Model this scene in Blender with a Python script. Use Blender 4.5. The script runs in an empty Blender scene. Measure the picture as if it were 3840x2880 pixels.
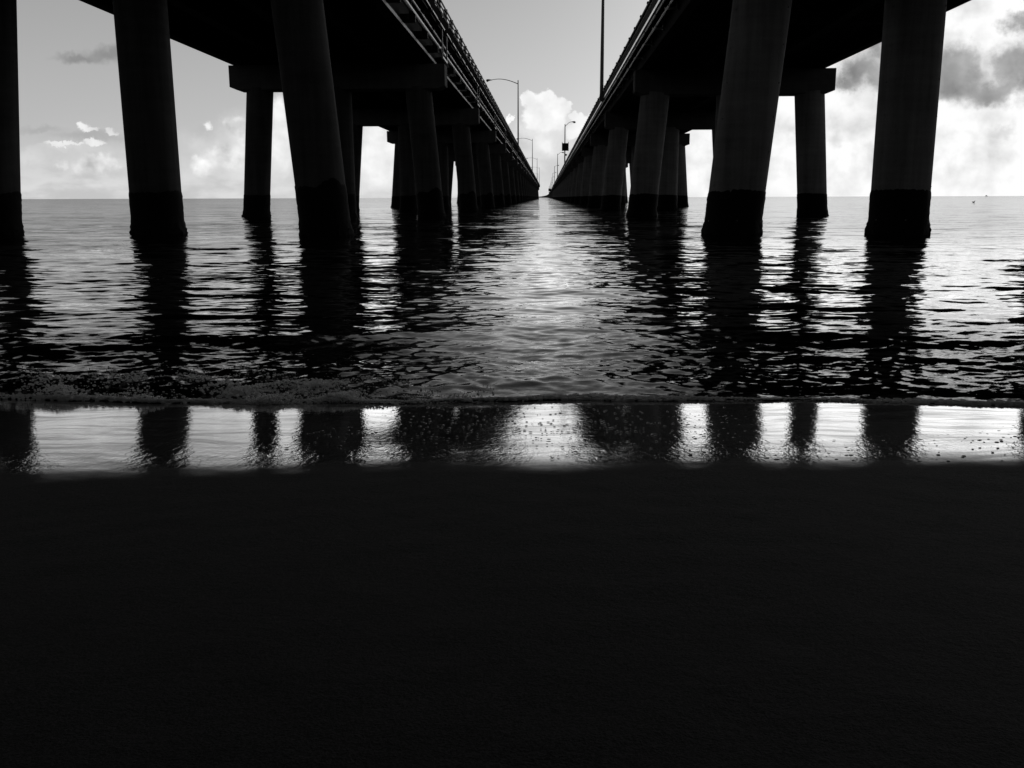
import bpy, bmesh, math, random
import numpy as np
from mathutils import Matrix, Vector
random.seed(4); rng = np.random.default_rng(11)
sc = bpy.context.scene
C = sc.collection

# ------------------------------------------------------------------ camera
FPX = 3488.76
FW = Vector((-0.03645621, 0.97981854, -0.19653642)); RT = Vector((0.99932657, 0.03656347, -0.00308385)); UP = Vector((-0.00416444, 0.19651649, 0.98049168))
CAMZ = 0.939
cam_d = bpy.data.cameras.new('camera'); cam = bpy.data.objects.new('camera', cam_d); C.objects.link(cam)
cam.matrix_world = Matrix(((RT.x, UP.x, -FW.x, 0), (RT.y, UP.y, -FW.y, 0), (RT.z, UP.z, -FW.z, CAMZ), (0, 0, 0, 1)))
cam_d.sensor_width = 36; cam_d.lens = FPX / 3840 * 36; cam_d.clip_start = 0.05; cam_d.clip_end = 60000
sc.camera = cam
def uv(px, py):                                   # a direction as slopes X/Y and Z/Y, read off the photograph
    d = FW * FPX + RT * (px - 1920) + UP * (1440 - py)
    return d.x / d.y, d.z / d.y

# ------------------------------------------------------------------ light
SUN_EL, SUN_AZ = math.radians(17), math.radians(25)      # azimuth to the right of the bridges
SKY_STRENGTH = 0.1
SUN_STRENGTH = 0.5
sun_d = bpy.data.lights.new('sun', 'SUN'); sun_d.energy = SUN_STRENGTH; sun_d.angle = math.radians(80); sun_d.color = (1.0, 1.0, 1.0)
sun = bpy.data.objects.new('sun', sun_d); C.objects.link(sun)
SUN_DIR = Vector((math.sin(SUN_AZ) * math.cos(SUN_EL), math.cos(SUN_AZ) * math.cos(SUN_EL), math.sin(SUN_EL)))
sun.rotation_euler = SUN_DIR.to_track_quat('Z', 'Y').to_euler()
sun.location = (60, 120, 60)
sc.view_settings.view_transform = 'Standard'; sc.view_settings.look = 'None'
sc.view_settings.exposure = 0.0; sc.view_settings.gamma = 1.0; sc.view_settings.use_curve_mapping = False
sc.cycles.use_denoising = True
sc.cycles.caustics_reflective = False; sc.cycles.caustics_refractive = False
sc.cycles.max_bounces = 6; sc.cycles.diffuse_bounces = 2; sc.cycles.glossy_bounces = 4

class NT:                                         # small helper that writes node trees as formulas
    def __init__(s, tree): s.t = tree; s.n = tree.nodes; s.l = tree.links
    def new(s, typ, **kw):
        n = s.n.new(typ)
        for k, v in kw.items(): setattr(n, k, v)
        return n
    def put(s, sock, v):
        if isinstance(v, bpy.types.NodeSocket): s.l.new(v, sock)
        elif v is not None: sock.default_value = v
    def m(s, op, a, b=None, c=None, clamp=False):
        n = s.new('ShaderNodeMath', operation=op, use_clamp=clamp)
        for i, v in enumerate((a, b, c)): s.put(n.inputs[i], v)
        return n.outputs[0]
    def vm(s, op, a, b=None, out=0):
        n = s.new('ShaderNodeVectorMath', operation=op); s.put(n.inputs[0], a)
        if b is not None: s.put(n.inputs[1], b)
        return n.outputs[out]
    def scale(s, a, f):
        n = s.new('ShaderNodeVectorMath', operation='SCALE'); s.put(n.inputs[0], a); s.put(n.inputs['Scale'], f); return n.outputs[0]
    def noise(s, vec, scale, detail=4, rough=.5, color=False, dist=0.0):
        n = s.new('ShaderNodeTexNoise'); s.put(n.inputs['Vector'], vec); n.inputs['Scale'].default_value = scale
        n.inputs['Detail'].default_value = detail; n.inputs['Roughness'].default_value = rough; n.inputs['Distortion'].default_value = dist
        return n.outputs['Color' if color else 'Fac']
    def ss(s, v, a, b, lo=0.0, hi=1.0):
        n = s.new('ShaderNodeMapRange', interpolation_type='SMOOTHSTEP'); s.put(n.inputs[0], v)
        for i, x in enumerate((a, b, lo, hi)): s.put(n.inputs[i + 1], x)
        return n.outputs[0]
    def mix(s, f, a, b):                           # scalars
        n = s.new('ShaderNodeMix', data_type='FLOAT'); s.put(n.inputs[0], f); s.put(n.inputs[2], a); s.put(n.inputs[3], b); return n.outputs[0]
    def xyz(s, v):
        n = s.new('ShaderNodeSeparateXYZ'); s.put(n.inputs[0], v); return n.outputs
    def comb(s, x, y, z):
        n = s.new('ShaderNodeCombineXYZ')
        for i, v in enumerate((x, y, z)): s.put(n.inputs[i], v)
        return n.outputs[0]

world = bpy.data.worlds.new('World'); sc.world = world; world.use_nodes = True
def build_world():
    t = NT(world.node_tree); t.n.clear()
    out = t.new('ShaderNodeOutputWorld'); bg = t.new('ShaderNodeBackground')
    sky = t.new('ShaderNodeTexSky', sky_type='NISHITA', sun_disc=False, sun_elevation=SUN_EL, sun_rotation=SUN_AZ, altitude=0, air_density=1.0, dust_density=2.0, ozone_density=1.0)
    sep = t.new('ShaderNodeSeparateColor'); t.l.new(sky.outputs[0], sep.inputs[0])
    d = t.new('ShaderNodeTexCoord').outputs['Generated']
    dn = t.vm('NORMALIZE', d)
    dx, dy, dz = t.xyz(dn)
    # black-and-white rendition through a red filter
    nis = t.m('MULTIPLY', sep.outputs[0], 0.12)
    iy = t.m('DIVIDE', 1.0, t.m('MAXIMUM', dy, 0.06))
    u = t.m('MULTIPLY', dx, iy); v = t.m('MULTIPLY', dz, iy)
    front = t.ss(dy, 0.08, 0.35)
    p0 = t.comb(u, v, 0.0)
    w1 = t.vm('SUBTRACT', t.noise(p0, 26, 7, .58, True), (.5, .5, .5))
    w2 = t.vm('SUBTRACT', t.noise(p0, 110, 4, .6, True), (.5, .5, .5))
    p = t.vm('ADD', t.vm('ADD', p0, t.scale(w1, 0.022)), t.scale(w2, 0.012))
    def blobs(lst, src=p):
        r = None
        for (x, y, rx, ry) in lst:
            bu, bv = uv(x, y)
            q = t.vm('MULTIPLY', t.vm('SUBTRACT', src, (bu, bv, 0)), (FPX / rx, FPX / ry, 1))
            ln = t.vm('LENGTH', q, out=1)
            r = ln if r is None else t.m('SMOOTH_MIN', r, ln, 0.35)
        return t.m('SUBTRACT', 1.0, r)
    # ---- clear-sky level and the glow round the hidden sun
    sd = t.vm('DOT_PRODUCT', dn, tuple(SUN_DIR), out=1)
    glow = t.m('POWER', t.m('MAXIMUM', sd, 0.0), 40.0)
    el = t.m('MAXIMUM', dz, 0.0)
    hor = t.m('MULTIPLY', t.m('POWER', t.m('SUBTRACT', 1.0, el), 2.1), t.ss(el, .22, .60, 1.0, .12))
    # brightness given by direction: brighter towards the sun, dim overhead and behind
    base = t.m('ADD', t.m('MULTIPLY', nis, 0.1), t.m('MULTIPLY', hor, t.ss(dy, -0.2, 0.95, 0.16, 0.51)))
    base = t.m('ADD', base, t.m('MULTIPLY', glow, 0.40))
    # ---- low soft bank over the horizon
    pb = t.vm('MULTIPLY', p0, (1.0, 2.6, 1.0))
    nb = t.noise(pb, 11, 6, .55)
    bank = t.m('MULTIPLY', t.ss(t.m('ADD', v, t.m('MULTIPLY', t.m('SUBTRACT', nb, .5), .16)), 0.085, 0.02), t.ss(nb, .42, .60, .1, 1))
    val = t.mix(t.m('MULTIPLY', bank, front), base, t.m('ADD', t.m('MULTIPLY', base, .70), .34))
    # ---- grey undersides / streaks
    def layer(val, lst, lo, hi, level, strength=1.0, wob=.5, src=p):
        b = blobs(lst, src)
        msk = t.m('MULTIPLY', t.m('MULTIPLY', t.ss(b, lo, hi), strength), front)
        return t.mix(msk, val, level), b
    nd = t.noise(p0, 34, 6, .5)
    # soft grey shapes beneath and beside the bright heads
    val, _ = layer(val, [(2210, 520, 70, 60), (2150, 600, 60, 50), (1960, 520, 60, 60), (2100, 640, 110, 60)], -.1, .8, t.m('ADD', .44, t.m('MULTIPLY', nd, .26)), .75)
    val, _ = layer(val, [(410, 206, 120, 34), (300, 216, 110, 20)], -.25, .9, .24, .8)
    val, _ = layer(val, [(330, 512, 180, 22), (150, 490, 110, 16), (760, 505, 70, 34), (420, 640, 110, 26)], -.2, .9, .42, .8)
    val, _ = layer(val, [(130, 590, 140, 36), (300, 605, 170, 50), (440, 620, 100, 56), (250, 560, 160, 18)], -.3, .8, t.m('ADD', .50, t.m('MULTIPLY', nd, .36)), .7)
    val, _ = layer(val, [(800, 570, 170, 90), (900, 520, 90, 90), (700, 620, 120, 60)], -.3, .8, t.m('ADD', .48, t.m('MULTIPLY', nd, .36)), .75)
    val, _ = layer(val, [(930, 560, 120, 130), (1000, 600, 110, 140), (1330, 600, 80, 120)], -.3, .9, t.m('ADD', .62, t.m('MULTIPLY', nd, .36)), .75)
    # bright cumulus heads, lit tops and softer bases
    wl = t.m('ADD', .82, t.m('MULTIPLY', t.m('SUBTRACT', nd, .5), .8))
    val, _ = layer(val, [(2020, 490, 90, 66), (2045, 540, 60, 50), (1905, 530, 40, 40), (2085, 450, 60, 60)], -.15, .75, t.m('ADD', wl, .08), .85)
    val, _ = layer(val, [(1985, 372, 34, 40), (2050, 375, 50, 48), (2062, 440, 62, 56), (2112, 395, 30, 34), (2010, 440, 60, 50), (1912, 440, 14, 20)], -.02, .26, t.m('ADD', wl, .10))
    val, _ = layer(val, [(2150, 436, 22, 26), (2185, 452, 30, 30), (2150, 488, 34, 30), (2220, 448, 26, 26)], -.02, .30, t.m('ADD', wl, .10), .9)
    val, _ = layer(val, [(318, 474, 30, 20), (345, 490, 34, 14), (415, 494, 26, 14), (348, 536, 52, 14), (240, 548, 90, 10)], -.05, .45, t.m('ADD', wl, .02), .9)
    val, _ = layer(val, [(862, 470, 30, 30), (905, 505, 44, 44), (900, 450, 26, 20), (775, 476, 18, 18), (805, 590, 50, 46), (835, 560, 36, 36), (725, 595, 22, 20), (400, 610, 60, 30), (225, 612, 30, 22), (600, 640, 60, 36), (350, 620, 90, 40), (870, 600, 70, 60), (760, 620, 60, 40)], -.15, .7, t.m('ADD', .84, t.m('MULTIPLY', t.m('SUBTRACT', nd, .5), 1.7)), .85)
    val, _ = layer(val, [(1045, 420, 50, 70), (1060, 540, 60, 120), (1020, 480, 60, 60), (1400, 500, 60, 60), (1440, 590, 90, 120), (1380, 600, 60, 90)], -.1, .6, t.m('ADD', wl, .10), .9)
    # the white side round the sun
    val, _ = layer(val, [(2640, 620, 120, 180), (2900, 560, 150, 170), (3220, 560, 260, 220), (3650, 560, 330, 220), (3600, 60, 190, 170), (3220, 420, 140, 100)], -.2, .7, t.m('ADD', .88, t.m('MULTIPLY', t.m('SUBTRACT', nd, .5), 1.1)), .92)
    # dark clouds against the light
    pd = t.vm('ADD', p0, t.scale(w1, 0.062))
    dk = t.m('ADD', .24, t.m('MULTIPLY', t.m('SUBTRACT', nd, .5), .55))
    val, _ = layer(val, [(3620, 290, 270, 150), (3830, 230, 170, 170), (3240, 270, 220, 120), (3500, 350, 300, 60)], -.2, .9, t.m('ADD', .38, t.m('MULTIPLY', nd, .2)), .62, src=pd)
    val, _ = layer(val, [(3600, 235, 110, 92), (3550, 300, 170, 84), (3700, 325, 170, 62), (3805, 240, 100, 92), (3860, 290, 120, 90), (3840, 75, 70, 54), (3270, 275, 140, 62), (3160, 300, 70, 40), (3300, 190, 56, 60)], -.2, .7, dk, .84, src=pd)
    val, _ = layer(val, [(2960, 470, 50, 46), (3120, 500, 50, 40), (3770, 480, 60, 26), (3300, 560, 60, 40)], -.2, .9, .62, .6, src=pd)
    val = t.m('MULTIPLY', t.m('MINIMUM', val, 1.0), 1.0 / SKY_STRENGTH)
    t.l.new(t.comb(val, val, val), bg.inputs['Color']); bg.inputs['Strength'].default_value = SKY_STRENGTH
    t.l.new(bg.outputs[0], out.inputs['Surface'])
    world.cycles.sampling_method = 'MANUAL'; world.cycles.sample_map_resolution = 512
build_world()

# ------------------------------------------------------------------ helpers
def mat(name):
    m = bpy.data.materials.new(name); m.use_nodes = True; t = NT(m.node_tree); t.n.clear()
    return m, t, t.new('ShaderNodeOutputMaterial')
def principled(t, out, base=.2, rough=.8, spec=.3, normal=None, metallic=0.0):
    b = t.new('ShaderNodeBsdfPrincipled')
    if isinstance(base, bpy.types.NodeSocket):
        t.l.new(t.comb(base, base, base), b.inputs['Base Color'])
    else: b.inputs['Base Color'].default_value = (base, base, base, 1)
    t.put(b.inputs['Roughness'], rough); t.put(b.inputs['Specular IOR Level'], spec); t.put(b.inputs['Metallic'], metallic)
    if normal is not None: t.l.new(normal, b.inputs['Normal'])
    t.l.new(b.outputs[0], out.inputs['Surface']); return b
def bump(t, h, strength=.3, dist=.01):
    n = t.new('ShaderNodeBump'); n.inputs['Strength'].default_value = strength; n.inputs['Distance'].default_value = dist
    t.l.new(h, n.inputs['Height']); return n.outputs[0]
def simple(name, base, rough=.7, spec=.3, metallic=0.0, vary=.25, scale=6):
    m, t, o = mat(name); co = t.new('ShaderNodeTexCoord').outputs['Object']
    n = t.noise(co, scale, 5, .6)
    b = t.m('MULTIPLY', base, t.m('ADD', 1 - vary, t.m('MULTIPLY', n, 2 * vary)))
    principled(t, o, b, rough, spec, bump(t, n, .2, .004), metallic); return m
def concrete(name, base, streak=.35):
    m, t, o = mat(name); co = t.new('ShaderNodeTexCoord').outputs['Object']
    st = t.noise(t.vm('MULTIPLY', co, (3.0, 3.0, .18)), 1.4, 5, .6)      # rain streaks
    bd = t.noise(t.vm('MULTIPLY', co, (.35, .35, 4.5)), 1.3, 4, .55)     # casting bands
    fi = t.noise(co, 22, 6, .65); bl = t.noise(co, 1.1, 4, .6)
    k = t.m('ADD', t.m('MULTIPLY', t.m('SUBTRACT', st, .5), streak * 2), t.m('MULTIPLY', t.m('SUBTRACT', bd, .5), .5))
    k = t.m('ADD', k, t.m('ADD', t.m('MULTIPLY', t.m('SUBTRACT', fi, .5), .35), t.m('MULTIPLY', t.m('SUBTRACT', bl, .5), .7)))
    b = t.m('MULTIPLY', base, t.m('ADD', 1.0, k))
    principled(t, o, t.m('MAXIMUM', b, base * .2), .9, .04, bump(t, fi, .35, .006)); return m

M = {}
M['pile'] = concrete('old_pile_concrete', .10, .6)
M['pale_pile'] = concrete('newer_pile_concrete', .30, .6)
M['cap'] = concrete('cap_concrete', .15)
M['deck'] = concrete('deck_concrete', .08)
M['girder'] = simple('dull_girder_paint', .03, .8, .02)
M['steel'] = simple('galvanised_steel', .23, .42, .5, 0.85)
M['rail'] = simple('weathered_rail_steel', .05, .7, .05)
M['lamp'] = simple('dull_lamp_metal', .16, .5, .4)
M['dark'] = simple('dark_metal', .03, .7, .03)
M['growth'] = simple('wet_marine_growth', .012, .8, .1, 0, .5, 18)
M['strip'] = simple('dull_strip', .02, .8, .0)

class MB:                                          # collects shapes, links them as ONE mesh object
    def __init__(s): s.v = []; s.f = []
    def add(s, vs, fs):
        o = len(s.v); s.v += [tuple(x) for x in vs]; s.f += [tuple(i + o for i in f) for f in fs]
    def box(s, x0, x1, y0, y1, z0, z1):
        s.add([(x0, y0, z0), (x1, y0, z0), (x1, y1, z0), (x0, y1, z0), (x0, y0, z1), (x1, y0, z1), (x1, y1, z1), (x0, y1, z1)],
              [(0, 3, 2, 1), (4, 5, 6, 7), (0, 1, 5, 4), (1, 2, 6, 5), (2, 3, 7, 6), (3, 0, 4, 7)])
    def prism_y(s, pts, y0, y1):                   # closed XZ outline (counter-clockwise seen from -Y) swept along Y
        n = len(pts)
        s.add([(x, y0, z) for x, z in pts] + [(x, y1, z) for x, z in pts],
              [tuple(range(n)), tuple(range(2 * n - 1, n - 1, -1))] + [(i, i + n, (i + 1) % n + n, (i + 1) % n) for i in range(n)])
    def tube(s, path, rad, n=10, caps=True):
        P = [Vector(p) for p in path]; rs = rad if isinstance(rad, (list, tuple)) else [rad] * len(P)
        vs = []; fs = []
        for i, p in enumerate(P):
            tg = (P[min(i + 1, len(P) - 1)] - P[max(i - 1, 0)]).normalized()
            a = tg.orthogonal() if i == 0 else (a - tg * a.dot(tg))
            a.normalize(); b = tg.cross(a)
            for k in range(n):
                th = 2 * math.pi * k / n; vs.append(p + (a * math.cos(th) + b * math.sin(th)) * rs[i])
        for i in range(len(P) - 1):
            for k in range(n):
                k2 = (k + 1) % n; fs.append((i * n + k, i * n + k2, (i + 1) * n + k2, (i + 1) * n + k))
        if caps:
            fs.append(tuple(range(n - 1, -1, -1))); e = (len(P) - 1) * n; fs.append(tuple(range(e, e + n)))
        s.add(vs, fs)
    def ball(s, c, r, nu=10, nv=6, sc=(1, 1, 1)):
        vs = [(c[0], c[1], c[2] - r * sc[2])]
        for j in range(1, nv):
            ph = -math.pi / 2 + math.pi * j / nv
            for i in range(nu):
                th = 2 * math.pi * i / nu
                vs.append((c[0] + r * sc[0] * math.cos(ph) * math.cos(th), c[1] + r * sc[1] * math.cos(ph) * math.sin(th), c[2] + r * sc[2] * math.sin(ph)))
        vs.append((c[0], c[1], c[2] + r * sc[2])); fs = []
        for i in range(nu): fs.append((0, 1 + (i + 1) % nu, 1 + i))
        for j in range(nv - 2):
            for i in range(nu):
                a = 1 + j * nu + i; b = 1 + j * nu + (i + 1) % nu; fs.append((a, b, b + nu, a + nu))
        e = len(vs) - 1; o = 1 + (nv - 2) * nu
        for i in range(nu): fs.append((o + i, o + (i + 1) % nu, e))
        s.add(vs, fs)
    def build(s, name, m, parent=None, smooth=False, loc=(0, 0, 0), bevel=0):
        me = bpy.data.meshes.new(name); me.from_pydata(s.v, [], s.f); me.validate(); me.update()
        if smooth: me.shade_smooth() if hasattr(me, 'shade_smooth') else None
        o = bpy.data.objects.new(name, me); C.objects.link(o); me.materials.append(m)
        o.parent = parent; o.location = loc
        if smooth:
            me.set_sharp_from_angle(angle=math.radians(40))
        if bevel:
            b = o.modifiers.new('bevel', 'BEVEL'); b.width = bevel; b.segments = 2; b.limit_method = 'ANGLE'
        return o
def empty(name, loc=(0, 0, 0)):
    o = bpy.data.objects.new(name, None); C.objects.link(o); o.location = loc; return o
def tag(o, label=None, cat=None, group=None, kind=None):
    for k, v in (('label', label), ('category', cat), ('group', group), ('kind', kind)):
        if v: o[k] = v
    return o
KIDS = {}
def copy_part(o, parent, loc):                     # a part with its sub-parts
    c = o.copy(); C.objects.link(c); c.parent = parent; c.location = loc
    for ch in KIDS.get(o.name, ()):
        d = ch.copy(); C.objects.link(d); d.parent = c
    return c

SPAN = 22.86
# ------------------------------------------------------------------ beach (one sheet of sand, sloping into the sea)
SLOPE, Y0S = 0.078, 4.25
def sand_z(X, Y):
    t = Y0S - Y; tc = np.clip(t, 0, 1.65); z = SLOPE * t + .5 * (.027 / 1.65) * tc ** 2 + .027 * np.clip(t - 1.65, 0, None)
    back = np.clip(-3.0 - Y, 0, None); z = z + 0.012 * back ** 1.6 * (back < 30) + (back >= 30) * 0.012 * 30 ** 1.6  # sand rise added behind the camera, out of view, to block low skylight
    z = np.where(Y > 14, SLOPE * (Y0S - 14) - (Y - 14) * .02, z)
    return np.maximum(z, -3.0)
def fbm2(X, Y, seed, freqs, amps):
    r = np.random.default_rng(seed); Z = np.zeros_like(X)
    for f, a in zip(freqs, amps):
        for _ in range(5):
            th = r.uniform(0, 2 * math.pi); ph = r.uniform(0, 2 * math.pi); ff = f * r.uniform(.7, 1.4)
            Z += a / 2.2 * np.sin(2 * math.pi * ff * (X * math.cos(th) + Y * math.sin(th)) + ph)
    return Z
def grid_mesh(name, X, Y, Z, m, smooth=True):
    nr, nc = X.shape; co = np.stack([X, Y, Z], -1).reshape(-1, 3).astype(np.float32)
    i = np.arange(nr * nc).reshape(nr, nc)
    q = np.stack([i[:-1, :-1], i[:-1, 1:], i[1:, 1:], i[1:, :-1]], -1).reshape(-1, 4).astype(np.int32)
    me = bpy.data.meshes.new(name); me.vertices.add(len(co)); me.vertices.foreach_set('co', co.ravel())
    me.loops.add(q.size); me.loops.foreach_set('vertex_index', q.ravel())
    me.polygons.add(len(q)); me.polygons.foreach_set('loop_start', np.arange(0, q.size, 4, dtype=np.int32))
    me.polygons.foreach_set('loop_total', np.full(len(q), 4, np.int32)); me.update(); me.validate()
    if smooth: me.polygons.foreach_set('use_smooth', np.ones(len(me.polygons), bool))
    me.materials.append(m); o = bpy.data.objects.new(name, me); C.objects.link(o); return o
def sand_material():
    m, t, o = mat('damp_beach_sand'); pos = t.new('ShaderNodeNewGeometry').outputs['Position']
    x, y, z = t.xyz(pos)
    # the last wave's reach: a wandering line that follows the shore
    lineY = t.new('ShaderNodeFloatCurve'); cv = lineY.mapping.curves[0]
    pts = [(-8, 2.55), (-1.55, 2.55), (-1.26, 2.57), (-1.05, 2.62), (-0.76, 2.69), (-0.45, 2.77), (-0.04, 2.76), (0.46, 2.8), (0.96, 2.82), (1.31, 2.88), (1.51, 2.89), (8, 2.89)]
    while len(cv.points) < len(pts): cv.points.new(.5, .5)
    for p, (a, b) in zip(cv.points, pts): p.location = ((a + 8) / 16, (b - 2) / 2)
    lineY.mapping.update()
    t.put(lineY.inputs['Value'], t.m('DIVIDE', t.m('ADD', x, 8.0), 16.0, clamp=True)); lineY.inputs['Factor'].default_value = 1
    ly = t.m('ADD', t.m('MULTIPLY', lineY.outputs[0], 2.0), 2.03)
    gr2 = t.noise(pos, 60, 4, .6)
    n1 = t.noise(t.vm('MULTIPLY', pos, (1.0, 2.0, 1.0)), 3.0, 4, .6)
    dist = t.m('ADD', t.m('SUBTRACT', y, ly), t.m('ADD', t.m('MULTIPLY', t.m('SUBTRACT', n1, .5), .20), t.m('MULTIPLY', t.m('SUBTRACT', gr2, .5), .06)))
    film = t.ss(dist, -.20, .20)                    # 1 where a film of water still stands on the sand
    grain = t.noise(pos, 260, 3, .75); lump = t.noise(pos, 9, 4, .55)
    h = t.m('ADD', t.m('MULTIPLY', grain, .5), t.m('ADD', t.m('MULTIPLY', gr2, .7), t.m('MULTIPLY', lump, 1.2)))
    b1 = t.new('ShaderNodeBump'); b1.inputs['Distance'].default_value = .010; b1.inputs['Strength'].default_value = 1.0; t.l.new(h, b1.inputs['Height'])
    # rill marks combed by the backwash near the edge of the film
    rl = t.noise(t.vm('MULTIPLY', pos, (34.0, 16.0, 1.0)), 1.0, 3, .6, dist=.6)
    edge = t.m('MULTIPLY', t.ss(dist, .50, .04), film)
    b2 = t.new('ShaderNodeBump'); b2.inputs['Distance'].default_value = .006; t.put(b2.inputs['Strength'], t.m('ADD', t.m('MULTIPLY', edge, .22), .075)); t.l.new(t.m('ADD', rl, t.m('MULTIPLY', gr2, .35)), b2.inputs['Height'])
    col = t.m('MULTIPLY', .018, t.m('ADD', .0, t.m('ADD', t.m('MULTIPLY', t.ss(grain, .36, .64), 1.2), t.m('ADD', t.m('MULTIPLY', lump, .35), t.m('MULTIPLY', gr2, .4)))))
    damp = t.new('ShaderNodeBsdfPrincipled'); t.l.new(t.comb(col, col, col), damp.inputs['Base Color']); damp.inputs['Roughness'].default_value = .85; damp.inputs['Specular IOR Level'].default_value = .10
    t.l.new(b1.outputs[0], damp.inputs['Normal'])
    wet = t.new('ShaderNodeBsdfGlossy'); wet.inputs['Color'].default_value = (1, 1, 1, 1); t.l.new(b2.outputs[0], wet.inputs['Normal'])
    t.put(wet.inputs['Roughness'], t.ss(dist, -.06, .12, .13, .008))
    fr = t.new('ShaderNodeFresnel'); fr.inputs['IOR'].default_value = 1.36; t.l.new(b2.outputs[0], fr.inputs['Normal'])
    mx = t.new('ShaderNodeMixShader'); flow = t.noise(t.vm('MULTIPLY', t.vm('ADD', pos, t.scale(t.noise(pos, 2.0, 2, .5, True), .3)), (1.1, 7.0, 1.0)), 2.2, 5, .65)
    t.put(mx.inputs[0], t.m('MULTIPLY', t.m('MULTIPLY', t.m('MULTIPLY', fr.outputs[0], 1.8), t.ss(flow, .32, .62, .50, 1.0), clamp=True), t.m('POWER', film, 1.8)))
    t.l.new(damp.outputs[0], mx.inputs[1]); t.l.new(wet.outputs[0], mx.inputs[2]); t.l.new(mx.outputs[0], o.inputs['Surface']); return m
ys = np.concatenate([np.linspace(-60, -4, 30), np.linspace(-3.8, .4, 30), np.arange(.42, 4.7, .02), np.geomspace(4.75, 60, 40)])
xs = np.concatenate([-np.geomspace(3.2, 400, 40)[::-1], np.arange(-3.17, 3.18, .03), np.geomspace(3.2, 400, 40)])
X, Y = np.meshgrid(xs, ys)
Zs = sand_z(X, Y)
near = np.clip((6 - np.abs(Y)) / 2, 0, 1) * np.clip((8 - np.abs(X)) / 2, 0, 1)
Zs = Zs + near * fbm2(X, Y, 5, (.35, .9), (.004, .0012)) + near * np.clip((2.9 - Y) * 2, 0, 1) * fbm2(X, Y, 6, (3, 7), (.0009, .0008))
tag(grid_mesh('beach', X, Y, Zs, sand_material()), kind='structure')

# ------------------------------------------------------------------ sea
SHX = [-40, -6, -4, -2.47, -1.9, -1.27, -.67, 0, .94, 1.88, 3, 5, 40]; SHY = [4.3, 4.4, 4.3, 4.24, 4.14, 4.10, 4.17, 4.30, 4.31, 4.20, 4.12, 4.25, 4.2]
def shore(x):
    x = np.asarray(x, float)
    return np.interp(x, SHX, SHY) + .018 * np.sin(x * 5.1 + 1) + .012 * np.sin(x * 11.3) + .006 * np.sin(x * 27 + 2)
def sea_material():
    m, t, o = mat('sea_water'); g = t.new('ShaderNodeNewGeometry'); pos = g.outputs['Position']; x, y, z = t.xyz(pos)
    def slopes(vec_scale, scale, detail, rough):
        n = t.noise(t.vm('MULTIPLY', pos, vec_scale), scale, detail, rough, True)
        return t.vm('SUBTRACT', n, (.5, .5, .5))
    # small capillary ripples near, wider wavelets far off; crests lie along the shore
    s1 = t.scale(slopes((.32, 1.0, 1.0), 7.0, 4, .62), t.ss(y, 4.5, 14, .22, .44))
    s2 = t.scale(slopes((.26, 1.0, 1.0), 2.0, 5, .65), t.ss(y, 6, 22, .05, .52))
    s3 = t.scale(slopes((.22, 1.0, 1.0), .22, 6, .7), t.ss(y, 16, 120, .0, .42))
    s0 = t.scale(slopes((.38, 1.0, 1.0), 26.0, 5, .68), t.ss(y, 4.4, 8.0, .50, .14))
    s4 = t.scale(slopes((.20, 1.0, 1.0), .75, 5, .68), t.ss(y, 8, 22, .0, .36))
    s3 = t.vm('ADD', s3, s4)
    s = t.vm('MULTIPLY', t.vm('ADD', t.vm('ADD', t.vm('ADD', s1, s2), s3), s0), (.6, 1.0, 0.0))
    patch = t.noise(t.vm('MULTIPLY', pos, (.05, .22, 1.0)), 1.0, 4, .55)            # cat's-paws of wind
    s = t.scale(s, t.ss(patch, .32, .66, .45, 1.45))
    nrm = t.vm('NORMALIZE', t.vm('ADD', g.outputs['Normal'], s))
    body = t.new('ShaderNodeBsdfDiffuse'); body.inputs['Color'].default_value = (.006, .006, .006, 1)
    gl = t.new('ShaderNodeBsdfGlossy'); gl.inputs['Color'].default_value = (1, 1, 1, 1); t.put(gl.inputs['Roughness'], .03); t.l.new(nrm, gl.inputs['Normal'])
    fr = t.new('ShaderNodeFresnel'); fr.inputs['IOR'].default_value = 1.33; t.l.new(nrm, fr.inputs['Normal'])
    mx = t.new('ShaderNodeMixShader'); t.put(mx.inputs[0], t.m('MINIMUM', t.m('MULTIPLY', fr.outputs[0], t.ss(y, 4.4, 9.5, .66, 1.5)), t.ss(y, 5, 30, .85, .52)))
    t.l.new(body.outputs[0], mx.inputs[1]); t.l.new(gl.outputs[0], mx.inputs[2]); t.l.new(mx.outputs[0], o.inputs['Surface']); return m
rows = np.concatenate([[0, .012, .03, .05, .075], np.arange(.10, 7.5, .024)])
r_ = rows[-1]; st = .024; ext = []
while r_ < 20000:
    st = min(st * 1.014, r_ * .04); r_ += st; ext.append(r_)
rows = np.concatenate([rows, ext])
us = np.linspace(-1, 1, 760); us = np.sign(us) * (.62 * np.abs(us) + .9 * np.abs(us) ** 4)
U, R = np.meshgrid(us, rows)
X = U * (R + 4.2 + 3.0)
Y = shore(np.clip(X, -40, 40)) + R
dstep = np.gradient(rows)[:, None] * np.ones_like(X); dxs = np.abs(np.gradient(X, axis=1))
Z = np.zeros_like(X)
w = np.random.default_rng(3)
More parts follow.
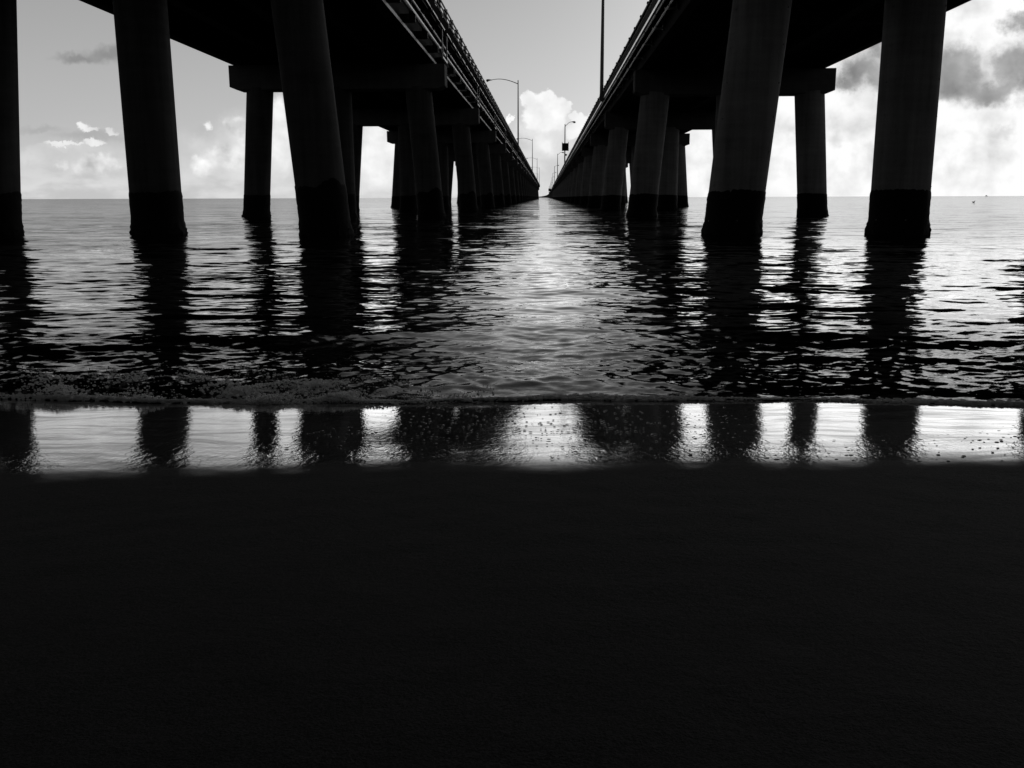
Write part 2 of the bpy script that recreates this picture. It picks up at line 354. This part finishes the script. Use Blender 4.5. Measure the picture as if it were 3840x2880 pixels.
def waves(n, lmin, lmax, slope, spread, seed):
    global Z
    r = np.random.default_rng(seed)
    for _ in range(n):
        L = math.exp(r.uniform(math.log(lmin), math.log(lmax))); th = r.normal(0, spread) ; ph = r.uniform(0, 2 * math.pi)
        a = slope * math.sqrt(2 / n) * L / (2 * math.pi)
        kx, ky = 2 * math.pi / L * math.sin(th), 2 * math.pi / L * math.cos(th)
        fade = np.clip((L / np.maximum(dstep, dxs * .6) - 2.5) / 2.5, 0, 1)
        # packets: no crest runs on for ever
        pk = .55 + .45 * np.sin(X * r.uniform(.2, .7) / max(L, .25) ** .5 + Y * r.uniform(.1, .4) + r.uniform(0, 6)) 
        p = kx * X + ky * Y + ph
        Z += a * fade * pk * (np.sin(p) + .18 * np.sin(2 * p + 1.2))
waves(10, 2.2, 6.0, .022, .25, 21)
waves(22, .7, 2.0, .038, .32, 22)
waves(40, .25, .7, .082, .34, 23)
waves(60, .10, .25, .095, .42, 24)
waves(40, .055, .10, .060, .42, 25)
D = R
Z *= np.clip(.25 + D / 1.6, 0, 1)
# the spent wavelet running up the sand: a choppy low ridge behind the foam line
ridge_y = .62 + .16 * np.sin(X * .9 + .5) + .10 * np.sin(X * 2.3)
lft = 1 / (1 + np.exp((X + .7) * 2.2))
chop = np.exp(-((D - ridge_y) / .42) ** 2)
Zc = np.zeros_like(X); r = np.random.default_rng(8)
for _ in range(46):
    L = math.exp(r.uniform(math.log(.05), math.log(.24))); th = r.normal(0, .55); ph = r.uniform(0, 6.28)
    Zc += .13 * math.sqrt(2 / 46) * L / 6.283 * np.sin(2 * math.pi / L * (X * math.sin(th) + Y * math.cos(th)) + ph + 1.3 * np.sin(X * 1.7 + Y * 2.2 + ph))
Z += chop * (.007 + .022 * lft) + Zc * np.clip(1.4 - D / 1.9, 0, 1) * np.clip(D * 6, 0, 1) * 1.25
# second, lower swell line further out
Z += .030 * np.exp(-((D - 2.0 - .25 * np.sin(X * .5 + 1)) / .35) ** 2) * np.clip(1.2 - np.abs(X) / 6, .2, 1)
lip = np.clip(D / .05, 0, 1)
Zb = sand_z(X, Y)
front = Zb + (-.012 + .022 * np.sqrt(lip))
wgt = np.clip((D - .05) / .30, 0, 1); wgt = wgt * wgt * (3 - 2 * wgt)
Z = front * (1 - wgt) + np.maximum(Z + .012, Zb + .004) * wgt
WATER_PTS = (X, Y, Z)
tag(grid_mesh('sea', X, Y, Z, sea_material()), kind='structure')

def water_height(x, d):                            # height of the sea surface d metres out from the shore line at x
    j = int(np.clip(np.searchsorted(rows, d), 0, len(rows) - 1)); uu = x / (rows[j] + 7.2); k = int(np.clip(np.searchsorted(us, uu), 0, len(us) - 1))
    return X[j, k], Y[j, k], Z[j, k]
# ------------------------------------------------------------------ foam: froth along the wave front, bubbles left on the wet sand
def foam_material():
    m, t, o = mat('sea_foam'); co = t.new('ShaderNodeTexCoord').outputs['Object']
    n = t.noise(co, 45, 4, .6); col = t.m('ADD', .70, t.m('MULTIPLY', n, .45), None, True) if 0 else t.m('MINIMUM', t.m('ADD', .72, t.m('MULTIPLY', n, .4)), .95)
    b = t.new('ShaderNodeBsdfPrincipled'); t.l.new(t.comb(col, col, col), b.inputs['Base Color']); b.inputs['Roughness'].default_value = .45
    tr = t.new('ShaderNodeBsdfTranslucent'); t.l.new(t.comb(col, col, col), tr.inputs['Color'])
    mx = t.new('ShaderNodeMixShader'); mx.inputs[0].default_value = .7; t.l.new(b.outputs[0], mx.inputs[1]); t.l.new(tr.outputs[0], mx.inputs[2]); t.l.new(mx.outputs[0], o.inputs['Surface']); return m
M['foam'] = foam_material()
fo = MB()
r = np.random.default_rng(31)
for i in range(6500):                               # thin rim of froth along the whole front
    x = r.uniform(-3.4, 3.4); d = abs(r.normal(.042, .018 + .010 * math.sin(x * 4.3))) + .004
    X_, Y_, Z_ = water_height(x, d); s = r.uniform(.003, .0075) * (1.0 + .4 * math.sin(x * 3.1 + 1))
    fo.ball((x, shore(x) + d, Z_ + s * .4), s, 6, 4, (r.uniform(1, 2.4), 1, .8))
def mound(x, d):                                    # height of the tumbling froth
    return max(0.0, .5 + .5 * math.sin(x * 5.3 + 2.2 * math.sin(d * 7)) + .4 * math.sin(x * 13 + d * 11) + .3 * math.sin(x * 23 - d * 17))
for i in range(26000):                               # tumbling froth at the left, thinning to the right
    x = -.25 - abs(r.normal(0, 1.25))
    if x < -3.5: continue
    big = min(1.0, max(0.12, (-.35 - x) / .9))
    d = abs(r.normal(.04, .10 + .22 * big)); q = mound(x, d)
    if r.uniform() > .05 + .55 * q * q * big: continue
    X_, Y_, Z_ = water_height(x, d); hh = .034 * q * big * math.exp(-(d / .38) ** 2); s = min(.0085, .0024 * math.exp(r.normal(0, .42)) * (.7 + .7 * big))
    fo.ball((x, shore(x) + d, Z_ + hh * r.uniform(.3, 1)), s, 6, 4, (r.uniform(1, 1.7), 1, r.uniform(.7, 1)))
tag(fo.build('sea_foam', M['foam'], smooth=True), 'thin pale froth along the edge of the wave, thickest at the left', 'foam', kind='stuff')
bb = MB()
for i in range(1900):
    x = r.uniform(-.9, 2.4) if i > 60 else r.uniform(-2.2, -.6); y = r.uniform(2.85, 4.1) if x > 0 or i % 3 else r.uniform(3.2, 4.1)
    if r.uniform() > .35 + .65 * math.exp(-((y - 3.45) / .3) ** 2): continue
    s = r.uniform(.0015, .0050); z = float(sand_z(np.array(x), np.array(y))) + .001
    bb.ball((x, y, z), s, 8, 5, (r.uniform(1, 1.9), 1, .40))
mB, tB, oB = mat('wet_bubble'); principled(tB, oB, .03, .15, .5)
tag(bb.build('sand_bubbles', mB, smooth=True), 'small bubbles and grains left standing on the mirror wet sand', 'bubbles', kind='stuff')

# ------------------------------------------------------------------ bridges
def pile_mesh(x0, x1, zt, rad, plugs, seed):
    mb = MB(); n = 32; zb = -2.6; r = random.Random(seed)
    zs = [zb, -.6] + [i * zt / 6 for i in range(7)] + [zt + .12]
    ax = lambda z: x0 + (x1 - x0) * z / zt
    mb.tube([(ax(z), 0, z) for z in zs], rad, n)
    if plugs:                                       # little tie plugs in rows up the shaft
        for k in range(8):
            z = .35 + .83 * k
            if z > zt - .3: break
            for q in range(6):
                a = q * math.pi / 3 + .42 + r.uniform(-.05, .05); zz = z + r.uniform(-.03, .03)
                mb.ball((ax(zz) + rad * math.cos(a), rad * math.sin(a), zz), .026, 6, 4)
    return mb
def growth_mesh(x0, x1, zt, rad, top, ragged, seed):
    r = np.random.default_rng(seed); n, k = 72, 34
    a = np.linspace(0, 2 * math.pi, n, endpoint=False)
    tp = top + ragged * (np.sin(a * 2 + seed) * .5 + np.sin(a * 5 + seed * 2) * .28 + np.sin(a * 11 + seed) * .06) + r.normal(0, .010, n)
    mb = MB(); vs = []
    for j in range(k):
        f = j / (k - 1); z = -1.2 + (tp + 1.2) * f
        t = .014 + .042 * np.clip((.40 - z) / .35, 0, 1)
        rr = rad + t * (1 + r.normal(0, .30, n) + .25 * np.sin(a * 19 + z * 31 + seed)) 
        if j == k - 1: rr = np.full(n, rad - .004)
        for i in range(n): vs.append((x0 + (x1 - x0) * z[i] / zt + rr[i] * math.cos(a[i]), rr[i] * math.sin(a[i]), z[i]))
    fs = [(j * n + i, j * n + (i + 1) % n, (j + 1) * n + (i + 1) % n, (j + 1) * n + i) for j in range(k - 1) for i in range(n)]
    mb.add(vs, fs); return mb
def cap_mesh(xa, xb, z0, z1, hw, cx, cz):
    mb = MB(); mb.prism_y([(xa, z0 + cz), (xa + cx, z0), (xb - cx, z0), (xb, z0 + cz), (xb, z1), (xa, z1)], -hw, hw); return mb
def igirder(xc, z0, z1, bf, tf, y0, y1):
    b, t_, w_ = bf / 2, tf / 2, .10
    mb = MB(); mb.prism_y([(xc - b, z0), (xc + b, z0), (xc + b, z0 + .14), (xc + w_, z0 + .30), (xc + w_, z1 - .22), (xc + t_, z1 - .12), (xc + t_, z1), (xc - t_, z1), (xc - t_, z1 - .12), (xc - w_, z1 - .22), (xc - w_, z0 + .30), (xc - b, z0 + .14)], y0, y1); return mb

def far_run(side, YA, Z, path, n, piles, rad, parent):     # the rest of the trestle, too far off to count
    mb = MB()
    for i in range(n):
        x, y, hd, dz = path(i); c, s = math.cos(hd), math.sin(hd)
        def pt(lx, ly, lz): return (x + lx * c - ly * s, y + lx * s + ly * c, lz - dz)
        def bx(x0, x1, y0, y1, z0, z1):
            mb.add([pt(*p) for p in [(x0, y0, z0), (x1, y0, z0), (x1, y1, z0), (x0, y1, z0), (x0, y0, z1), (x1, y0, z1), (x1, y1, z1), (x0, y1, z1)]],
                   [(0, 3, 2, 1), (4, 5, 6, 7), (0, 1, 5, 4), (1, 2, 6, 5), (2, 3, 7, 6), (3, 0, 4, 7)])
        bx(Z['xa'], Z['xb'], -.6, .6, Z['c0'], Z['c1'])
        bx(Z['xa'] + .1, Z['xb'] - .1, -.02, SPAN + .1, Z['c1'] + .02, Z['d1'])
        bx(Z['xa'] + .1, Z['xa'] + .25, -.02, SPAN + .1, Z['d1'] + .001, Z['r1']); bx(Z['xb'] - .25, Z['xb'] - .1, -.02, SPAN + .1, Z['d1'] + .001, Z['r1'])
        for x0, x1 in piles:
            vs = []; m_ = 8
            for zz, xx in ((-2.0, x0 - (x1 - x0) * .3), (Z['c0'] + .1, x1)):
                for q in range(m_): vs.append(pt(xx + rad * math.cos(q * 2 * math.pi / m_), rad * math.sin(q * 2 * math.pi / m_), zz))
            mb.add(vs, [(q, (q + 1) % m_, (q + 1) % m_ + m_, q + m_) for q in range(m_)])
    return tag(mb.build('far_spans', M['cap'], parent), kind='stuff')

def repeat(proto, parent, ks, first):
    proto.location.y = first
    for k in ks: copy_part(proto, parent, (0, k, 0))

# ---- left bridge: girders on capped piles, pipes and an open rail along the inner side
YL = 24.575; NL = 27; RL = .647; HL = 6.13
LP = [(-14.707, -14.178), (-10.259, -10.282), (-5.781, -6.315)]
bl = tag(empty('trestle_bridge', (0, YL, 0)), 'left bridge on round piles, with deep girders, pipes and open steel rails', 'bridge', 'twin bridges running out to sea')
KL = list(range(-2, NL))                              # bents, 0 is the nearest one in the picture
for q, (x0, x1) in enumerate(LP):
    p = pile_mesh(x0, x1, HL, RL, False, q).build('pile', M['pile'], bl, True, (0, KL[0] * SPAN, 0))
    g = growth_mesh(x0, x1, HL, RL, 1.12 if q < 2 else 1.30, .05 if q < 2 else .22, q + 1).build('growth', M['growth'], p, True); KIDS[p.name] = [g]
    for k in KL[1:]: copy_part(p, bl, (0, k * SPAN, 0))
capL = cap_mesh(-15.5, -4.95, 6.13, 7.28, .6, .35, .14).build('pile_cap', M['cap'], bl, False, bevel=.02)
repeat(capL, bl, [k * SPAN for k in KL[1:]], KL[0] * SPAN)
SL = KL[:-1]
for xc in (-5.77, -8.0, -10.25, -12.6, -15.36):
    near_only = xc in (-8.0, -12.6)
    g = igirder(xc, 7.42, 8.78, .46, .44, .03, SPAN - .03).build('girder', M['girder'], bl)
    ks = [k for k in SL if k <= 3] if near_only else SL
    repeat(g, bl, [k * SPAN for k in ks[1:]], ks[0] * SPAN)
sl = MB(); sl.box(-16.1, -4.95, .01, SPAN - .01, 8.783, 9.05); sl.box(-5.35, -4.952, .01, SPAN - .01, 9.052, 9.30); sl.box(-16.098, -15.7, .01, SPAN - .01, 9.052, 9.30)
for i in range(8):                                   # drip scallops under the overhang
    sl.box(-5.5, -5.02, i * SPAN / 8 + .5, i * SPAN / 8 + 2.4, 8.70, 8.781)
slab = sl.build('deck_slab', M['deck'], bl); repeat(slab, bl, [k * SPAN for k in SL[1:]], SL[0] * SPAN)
def rail_posts(x, z0, z1, n):
    o = []
    for i in range(n):
        y = (i + .5) * SPAN / n; mb = MB(); mb.box(x - .09, x + .09, y - .08, y + .08, z0 + .002, z1); mb.box(x - .14, x + .16, y - .20, y + .20, z0 + .002, z0 + .13); mb.box(x - .11, x + .11, y - .10, y + .10, z1 + .001, z1 + .06); o.append(mb)
    return o
rl = MB()
for z0, z1 in ((9.43, 9.54), (9.68, 9.77), (9.91, 10.02)):
    rl.box(-5.0, -4.97, .02, SPAN - .02, z0, z1)
posts = rail_posts(-5.092, 9.30, 10.05, 8)
railn = rl.build('railing', M['rail'], bl); KIDS[railn.name] = []
for pm in posts: KIDS[railn.name].append(pm.build('rail_post', M['rail'], railn))
for k in [0, 1, 2, 3]:
    if k == 0: railn.location.y = 0
    else: copy_part(railn, bl, (0, k * SPAN, 0))
rf = MB(); rf.v = list(rl.v); rf.f = list(rl.f)
for pm in posts: rf.add(pm.v, pm.f)
railf = rf.build('railing', M['rail'], bl); kk = [k for k in SL if k not in (0, 1, 2, 3)]; repeat(railf, bl, [k * SPAN for k in kk[1:]], kk[0] * SPAN)
ro = MB()
for z0, z1 in ((9.43, 9.54), (9.68, 9.77), (9.91, 10.02)): ro.box(-15.98, -15.87, .02, SPAN - .02, z0, z1)
for pm in rail_posts(-15.8, 9.30, 10.05, 8): ro.add(pm.v, pm.f)
railo = ro.build('railing', M['rail'], bl); repeat(railo, bl, [k * SPAN for k in SL[1:]], SL[0] * SPAN)
pp = MB(); pp.tube([(-5.2, .7, 7.99), (-5.2, SPAN - .7, 7.99)], .085, 10); pp.tube([(-5.2, .7, 7.99), (-5.2, .2, 7.99), (-5.2, .05, 8.1)], .05, 8); pp.tube([(-5.2, SPAN - .7, 7.99), (-5.2, SPAN + .05, 8.1)], .05, 8)
pipe = pp.build('pipe', M['steel'], bl, True); repeat(pipe, bl, [k * SPAN for k in SL[1:]], SL[0] * SPAN)
pp = MB()
for i in range(6): pp.tube([(-5.15, i * SPAN / 6 + .35, 8.33), (-5.15, (i + 1) * SPAN / 6 - .35, 8.33)], .04, 8)
pp.tube([(-5.15, .02, 8.33), (-5.15, SPAN - .02, 8.33)], .02, 6)
cond = pp.build('conduit', M['steel'], bl, True); repeat(cond, bl, [k * SPAN for k in SL[1:]], SL[0] * SPAN)
def brackets(name, m, parent, y0, ks, shape, nf=5):
    proto = None
    for k in [k for k in ks if 0 <= k < nf]:
        for i in range(6):
            y = k * SPAN + (i + .5) * SPAN / 6
            if proto is None: mb = MB(); shape(mb, 0); proto = mb.build(name, m, parent); proto.location.y = y
            else: copy_part(proto, parent, (0, y, 0))
    mb = MB()
    for k in [k for k in ks if not 0 <= k < nf]:
        for i in range(6): shape(mb, k * SPAN + (i + .5) * SPAN / 6)
    tag(mb.build('far_' + name + 's', m, parent), kind='stuff')
def brkL(br, y):
    br.box(-5.66, -5.10, y - .11, y + .11, 7.60, 7.90); br.box(-5.34, -5.24, y - .08, y + .08, 7.899, 8.78); br.box(-5.64, -5.36, y - .35, y - .105, 7.66, 7.86)
brackets('pipe_bracket', M['dark'], bl, YL, SL, brkL)
hg = MB()
for y in (-1.0, 1.0): hg.box(-5.03, -4.97, y - .03, y + .03, 7.55, 8.782)
hg.box(-5.04, -4.96, -1.04, 1.04, 7.48, 7.56)
hang = hg.build('hanger', M['steel'], bl); repeat(hang, bl, [k * SPAN for k in KL[1:-1]], KL[0] * SPAN)
st_ = MB(); st_.box(-4.949, -4.935, 0, SPAN, 8.79, 9.29)
strip = st_.build('edge_strip', M['strip'], bl)
st_ = MB(); st_.box(-4.9348, -4.930, .55, SPAN - .4, 8.825, 8.835)
for i in range(8):
    for q in range(18):
        y = i * SPAN / 8 + .55 + q * .105; st_.box(-4.936, -4.915, y, y + .055, 8.80, 8.86)
KIDS[strip.name] = [st_.build('sky_dot_row', simple('sky_dot_metal', .38, .35, .5, 1.0, .1), strip)]  # bright tabs stand in for dots of sky light through the deck edge
strip.location.y = -SPAN
for k in range(0, 26): copy_part(strip, bl, (0, k * SPAN, 0)) if k < 4 else None
st_ = MB()
st_.box(-4.949, -4.935, 4 * SPAN, 26 * SPAN, 8.79, 9.29); tag(st_.build('far_edge_strip', M['strip'], bl), kind='stuff')
st_ = MB(); st_.box(-5.545, -5.532, .05, SPAN - .05, 7.425, 7.555)  # brighter plate added so the girder's lower flange edge reads as lit
fl = st_.build('lit_flange_edge', simple('lit_flange_tone', .15, .55, .5, .7), bl); repeat(fl, bl, [k * SPAN for k in SL[1:]], SL[0] * SPAN)
def pathL(i):                                         # bends away to the left
    s = i * SPAN; Rr = 3900.0; a = s / Rr
    return (-(Rr - Rr * math.cos(a)), (NL - 1) * SPAN + Rr * math.sin(a), a, 0.0)
far_run('L', YL, dict(xa=-15.6, xb=-4.95, c0=6.13, c1=7.28, d1=9.3, r1=9.95), pathL, 40, LP, RL, bl)
jb = MB(); jb.box(-4.94, -3.9, 22.9 * SPAN, 22.9 * SPAN + 2.2, 6.7, 8.3); jb.box(-4.94, -4.5, 22.9 * SPAN + .3, 22.9 * SPAN + 1.8, 6.0, 6.698)
jb.build('service_box', M['dark'], bl)

# ---- right bridge: shallow ribbed deck, solid parapet, pale pipes under the edge
YR = 24.082; NR = 31; RR = .696; HR = 5.72
RP = [(4.683, 5.202), (8.833, 8.841), (13.048, 12.57)]
brd = tag(empty('trestle_bridge', (0, YR, 0)), 'right bridge on round piles, lower, with a shallow deck and solid parapet', 'bridge', 'twin bridges running out to sea')
KR = list(range(-2, NR))
for q, (x0, x1) in enumerate(RP):
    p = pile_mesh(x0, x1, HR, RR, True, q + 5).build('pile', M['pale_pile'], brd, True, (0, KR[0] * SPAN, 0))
    g = growth_mesh(x0, x1, HR, RR, 1.10, .03, q + 11).build('growth', M['growth'], p, True); KIDS[p.name] = [g]
    for k in KR[1:]: copy_part(p, brd, (0, k * SPAN, 0))
capR = cap_mesh(4.18, 13.6, 5.72, 6.87, .6, .38, .15).build('pile_cap', M['cap'], brd, False, bevel=.02)
repeat(capR, brd, [k * SPAN for k in KR[1:]], KR[0] * SPAN)
SR = KR[:-1]
dk = MB(); dk.box(3.95, 13.9, .01, SPAN - .01, 7.45, 7.66)
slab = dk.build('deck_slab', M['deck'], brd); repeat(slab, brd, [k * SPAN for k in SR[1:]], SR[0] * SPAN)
rb = MB()
for xc in (4.65, 7.4, 10.2, 13.0): rb.box(xc - .2, xc + .2, .02, SPAN - .02, 6.92, 7.448)
for y in (.3, SPAN / 2, SPAN - .6): rb.box(4.852, 7.198, y, y + .3, 7.0, 7.447); rb.box(7.602, 9.998, y, y + .3, 7.0, 7.447); rb.box(10.402, 12.798, y, y + .3, 7.0, 7.447)
rib = rb.build('deck_rib', M['deck'], brd); repeat(rib, brd, [k * SPAN for k in SR[1:]], SR[0] * SPAN)
pa = MB(); pa.box(3.97, 4.22, .02, SPAN - .02, 7.662, 8.14); pa.box(13.62, 13.88, .02, SPAN - .02, 7.662, 8.14)
par = pa.build('parapet', M['deck'], brd); repeat(par, brd, [k * SPAN for k in SR[1:]], SR[0] * SPAN)
def rrail(x, s, merge):
    rl = MB(); rl.box(x - .05, x + .05, .02, SPAN - .02, 8.46, 8.56); rl.box(x - .04, x + .04, .02, SPAN - .02, 8.25, 8.33)
    ps = []
    for i in range(8):
        y = (i + .5) * SPAN / 8; mb = MB(); mb.box(x + s * .052 - .05, x + s * .052 + .05, y - .07, y + .07, 8.142, 8.54); mb.box(x - .07, x + .07, y - .12, y + .12, 8.562, 8.62); ps.append(mb)
    if merge:
        for p_ in ps: rl.add(p_.v, p_.f)
    return rl, ps
rl, ps = rrail(4.06, 1.9, False); rn = rl.build('railing', M['rail'], brd); KIDS[rn.name] = [p_.build('rail_post', M['rail'], rn) for p_ in ps]
for k in (1, 2, 3): copy_part(rn, brd, (0, k * SPAN, 0))
rl, _ = rrail(4.06, 1.9, True); rn = rl.build('railing', M['rail'], brd); kk = [k for k in SR if k not in (0, 1, 2, 3)]; repeat(rn, brd, [k * SPAN for k in kk[1:]], kk[0] * SPAN)
rl, _ = rrail(13.75, -1.9, True); rn = rl.build('railing', M['rail'], brd); repeat(rn, brd, [k * SPAN for k in SR[1:]], SR[0] * SPAN)
cp = MB()
for i in range(6):
    y0, y1 = i * SPAN / 6 + .03, (i + 1) * SPAN / 6 - .03; cp.box(3.86, 3.948, y0, y1, 7.55, 7.655)
cop = cp.build('edge_coping', simple('pale_coping', .62, .32, .5, 1.0, .12), brd); repeat(cop, brd, [k * SPAN for k in SR[1:]], SR[0] * SPAN)
for z, x, r0, off in ((7.40, 3.90, .030, 0), (7.13, 4.0, .032, 1)):
    pp = MB()
    for i in range(6):
        y0, y1 = i * SPAN / 6 + .15 + off * .8, (i + 1) * SPAN / 6 - .2 + off * .8; pp.tube([(x, y0, z), (x, y1, z)], r0, 8)
    pp.tube([(x, .02, z), (x, SPAN - .02, z)], r0 * .5, 6)
    o = pp.build('conduit', M['steel'], brd, True); repeat(o, brd, [k * SPAN for k in SR[1:]], SR[0] * SPAN)
def brkR(db, y):
    db.box(4.36, 4.43, y - .04, y + .04, 7.15, 7.448); db.box(3.98, 4.362, y - .03, y + .03, 7.18, 7.24)
brackets('pipe_bracket', M['steel'], brd, YR, SR, brkR)
def pathR(i):
    s = i * SPAN; y = (NR - 1) * SPAN + s; Y_ = YR + y
    xx = -((max(Y_ - 1900, 0)) ** 2) / (2 * 190000.0); hd = max(Y_ - 1900, 0) / 190000.0
    return (xx, y, hd, max(Y_ - 1500, 0) ** 2 / (2 * 6.4e6))
far_run('R', YR, dict(xa=4.0, xb=13.7, c0=5.72, c1=6.87, d1=7.66, r1=8.5), pathR, 280, RP, RR, brd)
jb = MB(); jb.box(1.6, 3.94, 880, 884, 6.6, 9.2); jb.box(2.6, 3.94, 1180, 1184, 6.4, 7.8); jb.box(2.2, 2.5, 880.4, 880.7, 9.202, 11.5)
jb.build('service_box', M['dark'], brd)

# ------------------------------------------------------------------ street lamps on the inner edge of each bridge
LG, RG = 'street lamps along the left bridge', 'street lamps along the right bridge'
def lamp_left():
    e = empty('street_lamp'); p = MB(); p.tube([(0, 0, 0), (0, 0, 3.5), (0, 0, 10.9)], [.125, .115, .075], 14); p.ball((0, 0, 10.9), .085, 10, 6); p.box(-.28, .13, -.14, .14, -.3, .25); p.box(-.2, .18, -.2, .2, .2501, .33)
    p.build('pole', M['lamp'], e, True)
    a = MB(); pts = []
    for i in range(15):
        f = i / 14; pts.append((-4.35 * f, 0, 10.38 + .42 * math.sin(f * 2.0) * 1.6 - .02 * f + .55 * f - .50 * f * f))
    a.tube(pts, [.062 - .02 * i / 14 for i in range(15)], 8); a.build('arm', M['lamp'], e, True)
    hz = pts[-1][2]; h = MB(); h.tube([(-4.2, 0, hz + .005), (-4.45, 0, hz), (-4.75, 0, hz - .01), (-5.05, 0, hz - .03), (-5.2, 0, hz - .06)], [.05, .085, .15, .17, .06], 12)
    hd = h.build('lamp_head', M['lamp'], e, True); b = MB(); b.ball((-4.97, 0, hz - .14), .18, 12, 8, (1.05, .9, .85)); b.build('lens', M['lamp'], hd, True)
    return e
def lamp_right():
    e = empty('street_lamp'); p = MB(); p.tube([(0, 0, 0), (0, 0, 3), (0, 0, 8.2)], [.13, .12, .085], 14); p.ball((0, 0, 8.2), .09, 10, 6); p.box(-.13, .30, -.13, .13, -.2, .3)
    p.build('pole', M['lamp'], e, True)
    a = MB(); pts = [(0, 0, 7.75), (.25, 0, 8.02), (.55, 0, 8.32), (.85, 0, 8.55), (1.1, 0, 8.66), (1.4, 0, 8.70)]
    a.tube(pts, .05, 8); a.build('arm', M['lamp'], e, True)
    h = MB(); h.tube([(1.3, 0, 8.70), (1.5, 0, 8.70), (1.8, 0, 8.68), (2.05, 0, 8.64), (2.2, 0, 8.60)], [.05, .09, .17, .18, .06], 12)
    hd = h.build('lamp_head', M['lamp'], e, True); b = MB(); b.ball((1.9, 0, 8.55), .17, 12, 8, (1.1, .9, .8)); b.build('lens', M['lamp'], hd, True)
    return e
def copy_thing(o):
    c = o.copy(); C.objects.link(c)
    for ch in list(o.children):
        d = ch.copy(); C.objects.link(d); d.parent = c
        for g in list(ch.children):
            h = g.copy(); C.objects.link(h); h.parent = d
    return c
l0 = lamp_left()
LL = [(157.5, -4.72, 'tall street lamp with long arched arm over the left bridge, largest of its row'),
      (311.5, -4.72, 'street lamp on the left bridge, next one behind the largest arched lamp'),
      (464.0, -4.72, 'third street lamp along the left bridge, its arm ending beside a taller pole'),
      (605.5, -4.72, 'fourth small street lamp on the left bridge, its foot just above a dark box'),
      (757.0, -7.0, 'tiny faint street lamp at the far bend of the left bridge')]
for i, (y, x, lb) in enumerate(LL):
    o = l0 if i == 0 else copy_thing(l0); o.location = (x, y, 8.62); tag(o, lb, 'street lamp', LG)
r0 = lamp_right()
RLs = [(66.8, 'very tall lamp pole by the right bridge, top cut off by the picture edge'),
       (200.3, 'street lamp on the right bridge carrying a dark square sign box'),
       (334.0, 'street lamp just left of the pole with the square sign on the right bridge'),
       (466.0, 'slim street lamp on the right bridge, fourth along the row'),
       (598.0, 'far small street lamp on the right bridge, beyond the fourth pole'),
       (726.0, 'one of the tiny distant street lamps crowded at the end of the right bridge'), (860.0, 'one of the tiny distant street lamps crowded at the end of the right bridge'), (993.0, 'one of the tiny distant street lamps crowded at the end of the right bridge'), (1126.0, 'one of the tiny distant street lamps crowded at the end of the right bridge')]
for i, (y, lb) in enumerate(RLs):
    o = r0 if i == 0 else copy_thing(r0); o.location = (3.74, y, 7.6); tag(o, lb, 'street lamp', RG if i < 5 else 'far lamps at the end of the right bridge')
sg = tag(empty('sign', (3.74, 200.1, 0)), 'dark square sign box between two stub posts on a lamp pole', 'sign')
s_ = MB(); s_.box(-.52, .68, -.24, -.135, 10.45, 12.0); s_.build('sign_panel', M['dark'], sg)
s_ = MB(); s_.box(-.62, -.522, -.27, -.12, 10.4, 12.25); s_.box(.682, .78, -.27, -.12, 10.4, 12.25); s_.box(-.52, .68, -.26, -.245, 10.45, 10.55); s_.build('sign_frame', M['dark'], sg)
s_ = MB(); s_.box(.10, .42, -.30, -.135, 9.45, 9.8); s_.build('control_box', M['dark'], sg)

# ------------------------------------------------------------------ far out on the water
sb = tag(empty('seabird', (61.9, 139.9, .05)), 'tiny dark seabird floating on the bright water at the right', 'bird')
b = MB(); b.ball((0, 0, .03), .15, 12, 8, (1.15, .62, .6)); b.tube([(.1, 0, .07), (.16, 0, .15), (.17, 0, .21)], [.05, .035, .03], 8); b.ball((.185, 0, .225), .042, 8, 6, (1.2, 1, 1)); b.tube([(.21, 0, .222), (.27, 0, .212)], [.016, .004], 6); b.tube([(-.13, 0, .06), (-.25, 0, .10)], [.05, .012], 6)
b.build('body', M['dark'], sb, True)
bt = tag(empty('boat', (1820, 4000, 0)), 'tiny dark boat on the horizon at the right', 'boat')
h = MB(); h.prism_y([(-5.4, 1.6), (-4.6, -.4), (4.2, -.4), (5.8, 2.0), (2.5, 1.5)], -1.5, 1.5); h.build('hull', M['dark'], bt)
h = MB(); h.box(-3.2, .6, -1.1, 1.1, 1.55, 3.8); h.box(-2.9, .2, -1.0, 1.0, 3.802, 4.1); h.build('cabin', M['dark'], bt)
h = MB(); h.tube([(-1, 0, 4.1), (-1, 0, 7)], .1, 8); h.build('mast', M['dark'], bt)
